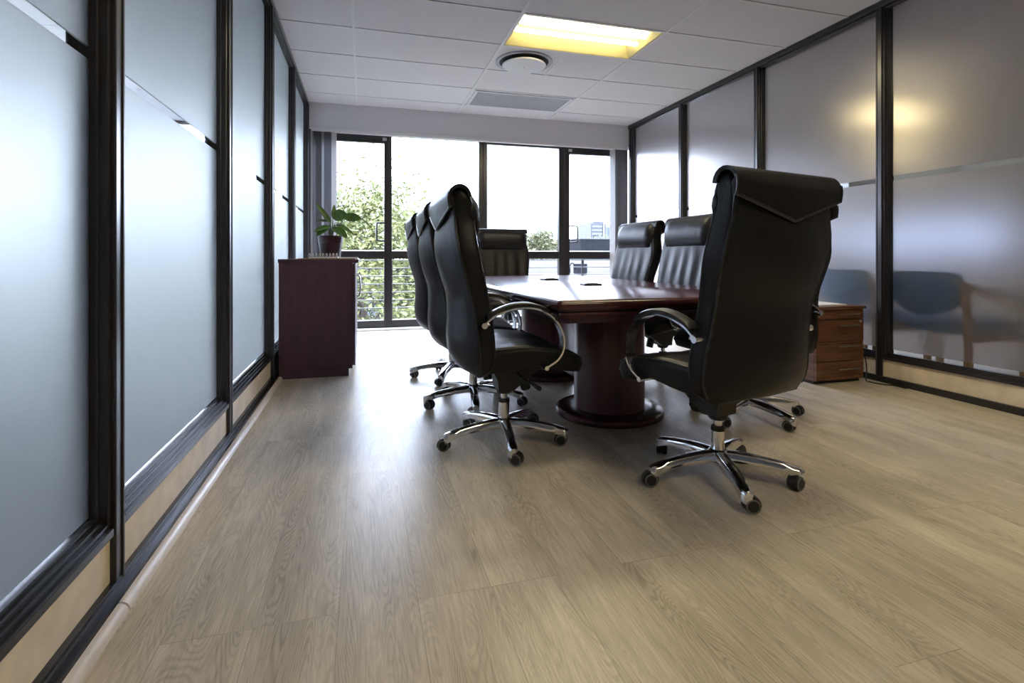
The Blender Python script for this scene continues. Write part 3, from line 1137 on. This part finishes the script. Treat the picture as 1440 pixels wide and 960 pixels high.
px_, py_ = -.27, 4.62
plant = thing('potted_plant', 'broad-leaved green plant in a dark maroon pot on the cabinet', 'plant', (px_, py_, .858))
bm = bmesh.new()
lathe(bm, [(.074, 0), (.078, .003), (.094, .130), (.097, .132), (.101, .182), (.104, .184), (.104, .192), (.098, .192), (.094, .165)], 36)
pot = obj('pot', bm, M['pot'], plant, 35)
bm = bmesh.new()
lathe(bm, [(.093, .150), (.093, .172), (.05, .176)], 28)
obj('soil', bm, M['soil'], pot, 40)
def leaf_bm(bm, base, tip, width, droop, face=(0, -1, .4), n=10):
    base, tip = Vector(base), Vector(tip)
    d = tip - base
    f = Vector(face).normalized()
    side = d.cross(f).normalized()
    up = side.cross(d).normalized()
    rows = []
    for i in range(n + 1):
        t = i / n
        c = base + d * t + Vector((0, 0, -droop * t * t + droop * .5 * t)) 
        ww = width * (math.sin(PI * min(1, t * .93 + .03) ** .85) ** .8) * .5 if 0 < i < n else .001
        rows.append([c - side * ww + up * ww * .22, c - side * ww * .5 + up * ww * .08, c, c + side * ww * .5 + up * ww * .08, c + side * ww + up * ww * .22])
    th = up * .0012
    vt = [[bm.verts.new(p + th) for p in r] for r in rows]
    vb = [[bm.verts.new(p - th) for p in r] for r in rows]
    m = len(rows[0])
    for a in range(n):
        for j in range(m - 1):
            bm.faces.new((vt[a][j], vt[a][j + 1], vt[a + 1][j + 1], vt[a + 1][j]))
            bm.faces.new((vb[a][j], vb[a + 1][j], vb[a + 1][j + 1], vb[a][j + 1]))
        bm.faces.new((vt[a][0], vt[a + 1][0], vb[a + 1][0], vb[a][0]))
        bm.faces.new((vt[a][m - 1], vb[a][m - 1], vb[a + 1][m - 1], vt[a + 1][m - 1]))
bm = bmesh.new()
leaves = [((.0, 0, .30), (-.115, .02, .465), .050, .0, (.4, -1, .5)), ((.02, .0, .33), (.028, .02, .455), .040, 0, (0.3, -1, .1)),
          ((.02, -.02, .34), (.135, -.05, .385), .105, .02, (-.1, -1, .3)), ((.10, .02, .355), (.250, .0, .345), .080, .01, (0, -1, .35)),
          ((.0, -.02, .265), (-.125, -.06, .235), .075, .03, (0, -.6, 1)), ((-.01, .02, .31), (-.115, .03, .325), .045, .01, (0, -.5, 1)),
          ((.02, -.03, .26), (.135, -.09, .185), .085, .03, (.2, -.8, .8)), ((.04, .0, .285), (.185, -.02, .225), .055, .05, (0, -.6, 1)),
          ((.03, .02, .30), (.135, .04, .275), .06, .03, (0, -.3, 1)), ((-.02, -.03, .25), (-.10, -.09, .20), .07, .03, (-.2, -.7, .8)),
          ((.0, .03, .30), (-.04, .13, .36), .07, .02, (0, 1, .6)), ((.02, .04, .28), (.07, .15, .29), .07, .03, (0, .6, 1))]
for l in leaves:
    leaf_bm(bm, *l)
obj('foliage', bm, M['leaf'], plant, 60)
bm = bmesh.new()
for l in leaves:
    b0 = Vector(l[0])
    tube(bm, catmull([(b0.x * .3, b0.y * .3, .168), (b0.x * .6, b0.y * .6, .23), b0], 4), [.0045] * 8 + [.0025], 6)
obj('stem', bm, M['stem'], plant, 60)

o = tag(boxes('straw_mat', [((-.20, -.17, 0), (.20, .17, .007))], M['mat'], None, .003), 'flat brown straw mat lying on the cabinet beside the pot', 'mat')
o.location = (-.265, 4.24, .858)
sb = thing('spiral_notebook', 'wire-bound notebook on the cabinet before the plant pot, white coils showing', 'notebook', (-.30, 4.26, .865))
boxes('page_block', [((-.105, -.03, 0), (.105, .15, .010))], M['paper'], sb, .001)
boxes('cover', [((-.106, -.031, .010), (.106, .151, .0118))], M['plastic'], sb, .0005)
for k in range(9):
    bm = bmesh.new()
    x = -.098 + k * .0245
    ring = [Vector((x + .004 * math.cos(t), -.030 + .014 * math.cos(t), .019 + .017 * math.sin(t))) for t in [2 * PI * q / 16 for q in range(17)]]
    tube(bm, ring, .0022, 6)
    obj('coil', bm, M['wire'], sb, 60)
o = tag(boxes('paper_stack', [((-.07, -.10, 0), (.07, .10, .006)), ((-.066, -.096, .006), (.072, .104, .010)), ((-.068, -.10, .010), (.068, .10, .014))], M['paper'], None, .0005), 'few white paper sheets at the right edge of the cabinet top', 'paper')
o.location = (-.125, 4.52, .858)
o.location.x = -.118

# ------------------------------------------------------------------ drawer unit on the right
DX0, DX1, DY0, DY1 = 2.96, 3.377, 2.86, 3.36
du = thing('drawer_pedestal', 'low walnut drawer unit with four drawers by the right glass wall', 'drawer unit', (DX1, DY0, 0))
def db(x0, x1, y0, y1, z0, z1):
    return ((x0 - DX1, y0 - DY0, z0), (x1 - DX1, y1 - DY0, z1))
boxes('carcass', [db(DX0, DX1, DY0 + .018, DY1, .022, .512)], M['walnut'], du, .001)
boxes('plinth', [db(DX0 + .01, DX1 - .01, DY0 + .03, DY1 - .01, 0, .022)], M['dark'], du)
boxes('top', [db(DX0 - .008, DX1 + .012, DY0 - .010, DY1, .512, .532)], M['walnut'], du, .002)
zz = [(.444, .508), (.292, .440), (.156, .272), (.026, .152)]
hz = [.478, .402, .258, .100]
boxes('rail', [db(DX0, DX1, DY0 + .004, DY0 + .018, .274, .290)], M['walnut'], du, .001)
for k, ((a, b), hh) in enumerate(zip(zz, hz)):
    d = boxes('drawer', [db(DX0 + .002, DX1 - .002, DY0, DY0 + .018, a, b)], M['walnut'], du, .0015)
    bm = bmesh.new()
    q0, q1 = db(DX1 - .235, DX1 - .055, DY0 - .022, DY0 - .014, hh - .004, hh + .004)
    box(bm, q0, q1, .002)
    for xx in (DX1 - .225, DX1 - .070):
        q0, q1 = db(xx, xx + .008, DY0 - .016, DY0 + .001, hh - .003, hh + .003)
        box(bm, q0, q1)
    obj('handle', bm, M['steel'], d)
    if k == 1:
        bm = bmesh.new()
        mt = Matrix.Translation((-.030, -.004, .425)) @ Matrix.Rotation(PI / 2, 4, 'X')
        lathe(bm, [(.009, -.006), (.009, .001), (.007, .003)], 16, mat=mt)
        obj('lock', bm, M['steel'], d, 40)
o = tag(boxes('document_folder', [((-.13, -.16, 0), (.13, .16, .004)), ((-.128, -.155, .004), (.125, .158, .008))], M['paper'], None, .001), 'pale papers lying flat on the walnut drawer unit', 'papers')
o.location = (3.17, 3.08, .532)
bm = bmesh.new()
P = catmull([(XR - .08, 3.00, .006), (XR - .055, 2.93, .22), (XR - .06, 2.92, .16), (XR - .035, 2.90, .06), (XR - .06, 2.85, .006), (XR - .14, 2.80, .006), (XR - .05, 2.72, .006), (XR + -.02, 2.74, .006)], 8)
bm.free()
bm = bmesh.new()
P = catmull([(3.40, 2.99, .30), (3.415, 2.96, .26), (3.445, 2.91, .16), (3.44, 2.89, .06), (3.41, 2.87, .005), (3.39, 2.82, .0045), (3.41, 2.74, .0045), (3.452, 2.70, .0045), (3.455, 2.62, .0045)], 8)
tube(bm, P, .004, 8)
tag(obj('power_cord', bm, M['plastic'], None, 60), 'thin black cord looping onto the floor beside the walnut drawers', 'cord')

# ------------------------------------------------------------------ ceiling fittings
def luminaire(x, y, label, group, tube_mat='tube'):
    root = thing('ceiling_light', label, 'ceiling light', (x, y, H), 0, group)
    bm = bmesh.new()
    a, b = .012, TW - .012
    c, d = .012, TH - .012
    # sloped tray, open below
    def ring(i, z):
        return [Vector((a + i, c + i, z)), Vector((b - i, c + i, z)), Vector((b - i, d - i, z)), Vector((a + i, d - i, z))]
    loft(bm, [ring(0, -.002), ring(.012, .004), ring(.075, .085)], False)
    loft(bm, [ring(0, -.002), ring(-.004, .02), ring(0, .1), ring(.2, .1)], False)
    t = ring(.075, .085)
    f = bm.faces.new([bm.verts.new(p) for p in t])
    f.material_index = 1
    obj('tray', bm, [M['reflector'], M['tray_darkened']], root)
    bm = bmesh.new()
    for yy in (.30,):
        tri = [Vector((a + .05, yy - .018, .083)), Vector((a + .05, yy + .018, .083)), Vector((a + .05, yy, .030))]
        loft(bm, [tri, [p + Vector((b - a - .10, 0, 0)) for p in tri]])
    obj('reflector_ridge', bm, M['tray_darkened'], root)
    for yy in (.225, .375):
        bm = bmesh.new()
        tube(bm, [(a + .045, yy, .050), (b - .045, yy, .050)], .019, 14)
        tb = obj('tube', bm, M[tube_mat], root, 40)
        bm = bmesh.new()
        for xx in (a + .03, b - .046):
            tube(bm, [(xx, yy, .050), (xx + .016, yy, .050)], .015, 12)
        obj('lamp_holder', bm, M['tbar'], tb, 40)
    return root
luminaire(1.12, 3.68, 'lit recessed fluorescent ceiling light over the conference table', None)
luminaire(1.12, 1.28, 'recessed fluorescent ceiling light over the room near the camera, above the picture', None)
luminaire(1.12, -1.12, 'unseen fluorescent ceiling light added behind the camera to brighten the near floor', None)  # added out of view, only to lift the light on the near floor
for k, (x, y) in enumerate(WLs):
    luminaire(x, y, ['fluorescent ceiling light beyond the right glass wall, nearer of the pair seen by the post', 'fluorescent ceiling light deep in the waiting area, farther of the pair seen by the post', 'fluorescent ceiling light above the blue waiting chairs', 'fluorescent ceiling light over the far side of the waiting area'][k], 'ceiling lights of the waiting area', 'tube_far')
df = thing('air_diffuser', 'round white air diffuser in the ceiling beside the light', 'air vent', (1.416, 4.60, H))
bm = bmesh.new()
lathe(bm, [(.262, .003), (.262, -.006), (.248, -.012), (.225, -.004), (.19, .003)], 48)
obj('outer_ring', bm, M['vent'], df, 40)
bm = bmesh.new()
lathe(bm, [(.235, -.0045), (.20, .0015)], 48)
obj('throat', bm, M['dark'], df, 40)
bm = bmesh.new()
lathe(bm, [(.15, -.010), (.195, -.022), (.203, -.032), (.195, -.040), (.10, -.046), (.03, -.047)], 48)
disc = obj('disc', bm, M['tbar'], df, 40)
bm = bmesh.new()
lathe(bm, [(.004, -.050), (.004, -.045)], 10)
obj('screw', bm, M['dark'], disc, 40)
gr = thing('return_grille', 'grey slatted return air grille in the ceiling near the windows', 'air vent', (1.72, 5.79, H))
fr = [((-.565, -.275, -.008), (.565, -.25, .002)), ((-.565, .25, -.008), (.565, .275, .002)), ((-.565, -.25, -.008), (-.535, .25, .002)), ((.535, -.25, -.008), (.565, .25, .002))]
boxes('frame', fr, M['tbar'], gr, .002)
boxes('backing', [((-.535, -.25, .0), (.535, .25, .003))], M['dark'], gr)
L = []
for k in range(26):
    y = -.245 + k * .0192
    L.append(((-.535, y, -.006), (.535, y + .0125, -.001)))
boxes('grille', L, M['vent'], gr)

# ------------------------------------------------------------------ vertical blinds
def blind(name, label, x0, x1, n, mats, sgn=1):
    root = thing(name, label, 'blind', ((x0 + x1) / 2, YF + .02, 2.335), 0, 'vertical blinds beside the windows')
    rnd = random.Random(int(abs(x0) * 100))
    for k in range(n):
        x = x0 + (x1 - x0) * (k + .5) / n - (x0 + x1) / 2
        a = rnd.uniform(48, 62)
        bm = bmesh.new()
        box(bm, (-.042, -.0008, -2.285), (.042, .0008, 0))
        sl = obj('slat', bm, mats[k % len(mats)], root, loc=(x, rnd.uniform(-.006, .006), 0), rotz=R(a) * sgn)
        bm = bmesh.new()
        box(bm, (-.042, -.002, -2.285), (.042, .002, -2.262))
        obj('weight', bm, mats[k % len(mats)], sl)
    return root
blind('vertical_blind', 'stack of dark grey vertical blind slats left of the windows', -.585, -.325, 9, [M['slat_light'], M['slat'], M['slat'], M['slat']])
blind('vertical_blind', 'stack of dark grey vertical blind slats right of the windows', 3.245, 3.455, 8, [M['slat_light'], M['slat'], M['slat'], M['slat'], M['slat'], M['slat'], M['slat'], M['slat']], -1)

# ------------------------------------------------------------------ waiting chairs behind the right glass
def waiting_chair():
    root = empty('waiting_chair')           # local: back towards -x, faces +x
    bm = bmesh.new()
    rings = []
    for i in range(13):
        u = -1 + i / 6
        ring = []
        zt = .785 - .02 * abs(u) ** 6
        zb = .49 + .09 * abs(u) ** 2.2
        xo = -.01 + .035 * u * u
        th = .026 * (1 - .45 * abs(u) ** 8)
        for q in range(14):
            t = 2 * PI * q / 14
            z = (zt + zb) / 2 + (zt - zb) / 2 * math.copysign(abs(math.sin(t)) ** .6, math.sin(t))
            x = xo + th * math.copysign(abs(math.cos(t)) ** .6, math.cos(t)) - .10 * (z - .6)
            ring.append(Vector((x, u * .232, z)))
        rings.append(ring)
    loft(bm, rings)
    obj('backrest', bm, M['blue'], root, 50)
    bm = bmesh.new()
    rings = []
    for i in range(11):
        u = -1 + i / 5
        ring = []
        for q in range(16):
            t = 2 * PI * q / 16
            ring.append(Vector((.29 + .245 * math.copysign(abs(math.cos(t)) ** .5, math.cos(t)) * (1 - .1 * abs(u) ** 6), u * .235,
                                .425 + .045 * math.copysign(abs(math.sin(t)) ** .6, math.sin(t)) - .03 * math.cos(u * PI / 2) * (math.sin(t) < 0))))
        rings.append(ring)
    loft(bm, rings)
    obj('seat', bm, M['blue'], root, 50)
    for s in (-1, 1):
        bm = bmesh.new()
        y = s * .262
        loft(bm, [[Vector((x + dx, y + dy, z)) for dx, dy in ((-.018, -.017), (.018, -.017), (.018, .017), (-.018, .017))] for x, z in ((.02, 0), (.02, .45), (-.01, .72))])
        obj('leg', bm, M['beech'], root)
        bm = bmesh.new()
        loft(bm, [[Vector((x + dx, y + dy, z)) for dx, dy in ((-.018, -.017), (.018, -.017), (.018, .017), (-.018, .017))] for x, z in ((.53, 0), (.52, .40), (.50, .60))])
        obj('leg', bm, M['beech'], root)
        bm = bmesh.new()
        loft(bm, [[Vector((x, y + dy * 1.3, z + dz)) for dy, dz in ((-.017, -.02), (.017, -.02), (.017, .02), (-.017, .02))] for x, z in ((-.03, .70), (.08, .672), (.25, .648), (.45, .625), (.56, .612))])
        obj('armrest', bm, M['beech'], root)
        bm = bmesh.new()
        box(bm, (.02, y - .014, .33), (.53, y + .014, .38))
        obj('side_rail', bm, M['beech'], root)
    return root
wp = waiting_chair()
wspots = [(3.64, 2.645, 'blue upholstered wooden armchair behind the right glass wall, nearest and clearest'),
          (3.64, 3.26, 'blue upholstered armchair behind the glass beyond the walnut drawers, left of the post')]
for k, (x, y, lab) in enumerate(wspots):
    o = wp if k == 0 else copy_tree(wp)
    o.location = (x, y, 0)
    tag(o, lab, 'chair', 'blue waiting chairs behind the glass')

# ------------------------------------------------------------------ balcony and outside
bm = bmesh.new()
box(bm, (-5, YW + .1, -.2), (4.9, 7.72, -.02))
struct(obj('floor_balcony', bm, M['concrete']))
br_ = thing('balcony_railing', 'steel balcony railing of horizontal rods outside the windows', 'railing', (1.35, 7.6, -.02))
bm = bmesh.new()
tube(bm, [(-4.5, 0, .965), (3.5, 0, .965)], .024, 12)
obj('handrail', bm, M['rail_steel'], br_, 50)
for k in range(7):
    bm = bmesh.new()
    z = .845 - k * .112
    tube(bm, [(-4.5, 0, z), (3.5, 0, z)], .0075, 8)
    obj('rod', bm, M['rail_steel'], br_, 50)
for k in range(-4, 4):
    bm = bmesh.new()
    box(bm, (k * .98 - .02, .012, 0), (k * .98 + .02, .024, .95))
    obj('post', bm, M['roof'], br_)

bm = bmesh.new()
box(bm, (-120, 8.5, -4.2), (160, 400, -4.0))
o = obj('ground', bm, M['grass'])
struct(o)

def tree(name, label, loc, rad, seed, n, leafsize, mat, trunk_top, branches=7, group='trees outside'):
    rnd = random.Random(seed)
    root = thing(name, label, 'tree', loc, 0, group)
    base_z = -4.0 - loc[2]
    bm = bmesh.new()
    tube(bm, catmull([(rnd.uniform(-.2, .2), 0, base_z), (.1, .05, base_z * .5), (0, 0, trunk_top)], 5), [.18 - .012 * i for i in range(11)], 8)
    obj('trunk', bm, M['bark'], root, 60)
    tips = []
    for k in range(branches):
        a = 2 * PI * k / branches + rnd.uniform(-.4, .4)
        e = Vector((math.cos(a) * rad[0] * rnd.uniform(.5, .9), math.sin(a) * rad[1] * rnd.uniform(.5, .9), rad[2] * rnd.uniform(-.4, .7)))
        s = Vector((0, 0, min(trunk_top, base_z * rnd.uniform(.1, .45))))
        mid = s.lerp(e, .5) + Vector((rnd.uniform(-.2, .2), rnd.uniform(-.2, .2), rnd.uniform(-.1, .3)))
        bm = bmesh.new()
        pts = catmull([s, mid, e], 6)
        tube(bm, pts, [.07 - .055 * i / (len(pts) - 1) for i in range(len(pts))], 6)
        obj('branch', bm, M['bark'], root, 60)
    clusters = []
    for k in range(75):
        v = Vector((rnd.gauss(0, 1), rnd.gauss(0, 1), rnd.gauss(0, 1))).normalized() * rnd.uniform(.25, 1) ** .6
        clusters.append((Vector((v.x * rad[0], v.y * rad[1], v.z * rad[2])), rnd.uniform(.16, .34)))
    verts, faces = [], []
    for k in range(n):
        c, cr = rnd.choice(clusters)
        q = Vector((rnd.gauss(0, 1), rnd.gauss(0, 1), rnd.gauss(0, .8))) * cr * (rad[0] + rad[2]) * .3
        p = c + q
        s = leafsize * rnd.uniform(.6, 1.3)
        d = Vector((rnd.gauss(0, 1), rnd.gauss(0, 1), rnd.gauss(0, .7))).normalized()
        e = d.cross(Vector((rnd.gauss(0, 1), rnd.gauss(0, 1), rnd.gauss(0, 1)))).normalized()
        i = len(verts)
        verts += [p - d * s, p + e * s * .42, p + d * s, p - e * s * .42]
        faces.append((i, i + 1, i + 2, i + 3))
    me = bpy.data.meshes.new('foliage')
    me.from_pydata(verts, [], faces)
    me.materials.append(mat)
    f = bpy.data.objects.new('foliage', me)
    C.objects.link(f)
    f.parent = root
    return root
tree('tree', 'large yellow-green tree close outside the left windows', (-.1, 15.0, .2), (3.4, 2.4, 2.6), 5, 32000, .085, M['foliage'], 1.4, 9)
tree('tree', 'small pale green tree behind the second pane, right of the large tree', (2.0, 20.4, -1.2), (1.3, 1.2, 1.5), 8, 5000, .08, M['foliage'], .2, 6)
tree('tree', 'tall pointed tree in the middle distance behind the third pane', (11.3, 33.0, .4), (1.5, 1.5, 2.6), 11, 9000, .13, M['foliage_dark'], 2.0, 7)
rndt = random.Random(77)
mid_trees = [(8.6, 43.5, .9, 2.3), (13.6, 36.6, .5, 1.9), (17.4, 39.8, .5, 1.7), (21.5, 47, .7, 2.2), (25.0, 52.5, 1.0, 2.4), (29.5, 58, 1.3, 2.6), (6.2, 50, 1.3, 2.6), (17.5, 57, 1.6, 2.4)]
names = ['bushy olive tree in the distant row, left of the pointed tree', 'bushy olive tree in the distant row, right of the pointed tree',
         'low olive tree in the distant row beside the door stile', 'olive tree in the distant row left of the dark shed',
         'olive tree in the distance just behind the dark shed', 'far olive tree below the pale hotel block',
         'olive tree at the left end of the distant row, behind the head chair', 'farthest olive tree of the row, behind the grey house roof']
for (x, y, z, r_), nm in zip(mid_trees, names):
    tree('tree', nm, (x, y, z), (r_ * 1.1, r_, r_ * .85), rndt.randint(1, 999), 5000, .15, rndt.choice([M['foliage'], M['foliage_dark']]), r_ * .3, 5)

# low neighbouring building with flat pale roof
nb = thing('neighbour_building', 'pale flat-roofed building just below the balcony level outside', 'building', (8.0, 18.0, -4.0))
boxes('wall', [((-2.6, -2.6, 0), (7.0, 3.0, 4.05))], M['white_render'], nb)
boxes('roof', [((-2.8, -2.8, 4.05), (7.2, 3.2, 4.2))], M['concrete'], nb, .02)
boxes('parapet', [((-2.8, 2.9, 4.2), (7.2, 3.2, 4.74))], M['concrete'], nb, .02)
ob = thing('office_block', 'grey low building with dark strip windows behind the tree branches', 'building', (1.8, 24.0, -4.0))
boxes('wall', [((-2.8, 0, 0), (1.0, 4, 4.6))], M['concrete'], ob)
boxes('roof', [((-3.0, -.2, 4.6), (1.2, 4.2, 4.75))], M['white_render'], ob, .02)
for k in range(3):
    f = boxes('window_strip', [((-2.6, -.03, 1.2 + k * 1.1), (.8, .02, 1.85 + k * 1.1))], M['dark_pane'], ob)
ac = thing('air_conditioner', 'rooftop air conditioning unit with pipe frame on the pale roof outside', 'air conditioner', (7.55, 18.0, .2))
boxes('housing', [((-.02, -.2, .05), (.38, .2, .42))], M['dark_cladding'], ac, .02)
boxes('foot', [((-.02, -.2, 0), (.04, .2, .05)), ((.32, -.2, 0), (.38, .2, .05))], M['roof'], ac)
bm = bmesh.new()
tube(bm, catmull([(-.22, 0, 0), (-.22, 0, .36), (-.14, 0, .44), (-.06, 0, .36), (-.04, 0, .2)], 5), .02, 8)
obj('pipe', bm, M['dark_cladding'], ac, 50)
o = thing('plant_room', 'dark grey flat-topped shed on the roofs outside the right door', 'building', (13.6, 26.0, -4.0))
boxes('wall', [((-2.4, 0, 0), (2.6, 3, 5.82))], M['dark_cladding'], o)
boxes('roof', [((-2.45, -.05, 5.82), (2.65, 3.05, 5.9))], M['roof'], o, .01)
hs = thing('house', 'distant house with a low grey pitched roof among the trees', 'building', (16.6, 44.8, -4.0))
boxes('wall', [((-1.5, 0, 0), (2.2, 3, 5.3))], M['white_render'], hs)
bm = bmesh.new()
loft(bm, [[Vector((-1.9, -.4, 5.3)), Vector((2.6, -.4, 5.3)), Vector((.4, -.4, 6.3))], [Vector((-1.9, 3.4, 5.3)), Vector((2.6, 3.4, 5.3)), Vector((.4, 3.4, 6.3))]])
obj('roof', bm, M['roof'], hs)
# hotel far away
ht = thing('hotel_block', 'pale blue and grey high-rise block far away in the right door', 'building', (72.0, 150.0, -4.0))
boxes('tower', [((-4.0, 0, 0), (1.2, 10, 15.3))], M['grey_facade'], ht)
boxes('tower', [((1.2, 1, 0), (9.0, 10, 14.4))], M['blue_facade'], ht)
boxes('plant_roof', [((-2.6, 1, 15.3), (.8, 8, 16.0))], M['grey_facade'], ht)
for k in range(8):
    boxes('window_strip', [((-3.7, -.1, 6.0 + k * 1.15), (-.2, .0, 6.6 + k * 1.15))], M['dark_pane'], ht)
for k in range(6):
    boxes('balcony_column', [((.1 + k * 1.3, -.3 if k == 0 else .8, 4), (.5 + k * 1.3, .0 if k == 0 else 1.0, 15.0 if k == 0 else 14.3))], M['white_render'], ht)
# lattice mast
ms = thing('lattice_mast', 'thin lattice radio mast rising above the large tree', 'mast', (-.75, 60, -4.0))
bm = bmesh.new()
def wd_(z):
    return .42 - .38 * z / 16
for s, t in ((-1, -1), (1, -1), (1, 1), (-1, 1)):
    tube(bm, [(s * .42, t * .42, 0), (s * .05, t * .05, 14.6)], .035, 5)
for k in range(22):
    z0, z1 = k * .66, (k + 1) * .66
    for s in (-1, 1):
        a0, a1 = wd_(z0), wd_(z1)
        tube(bm, [(-s * a0, -a0, z0), (s * a1, -a1, z1)], .022, 4)
obj('lattice', bm, M['roof'], ms)
bm = bmesh.new()
tube(bm, [(0, 0, 14.5), (0, 0, 15.9)], .03, 6)
obj('antenna', bm, M['roof'], ms)
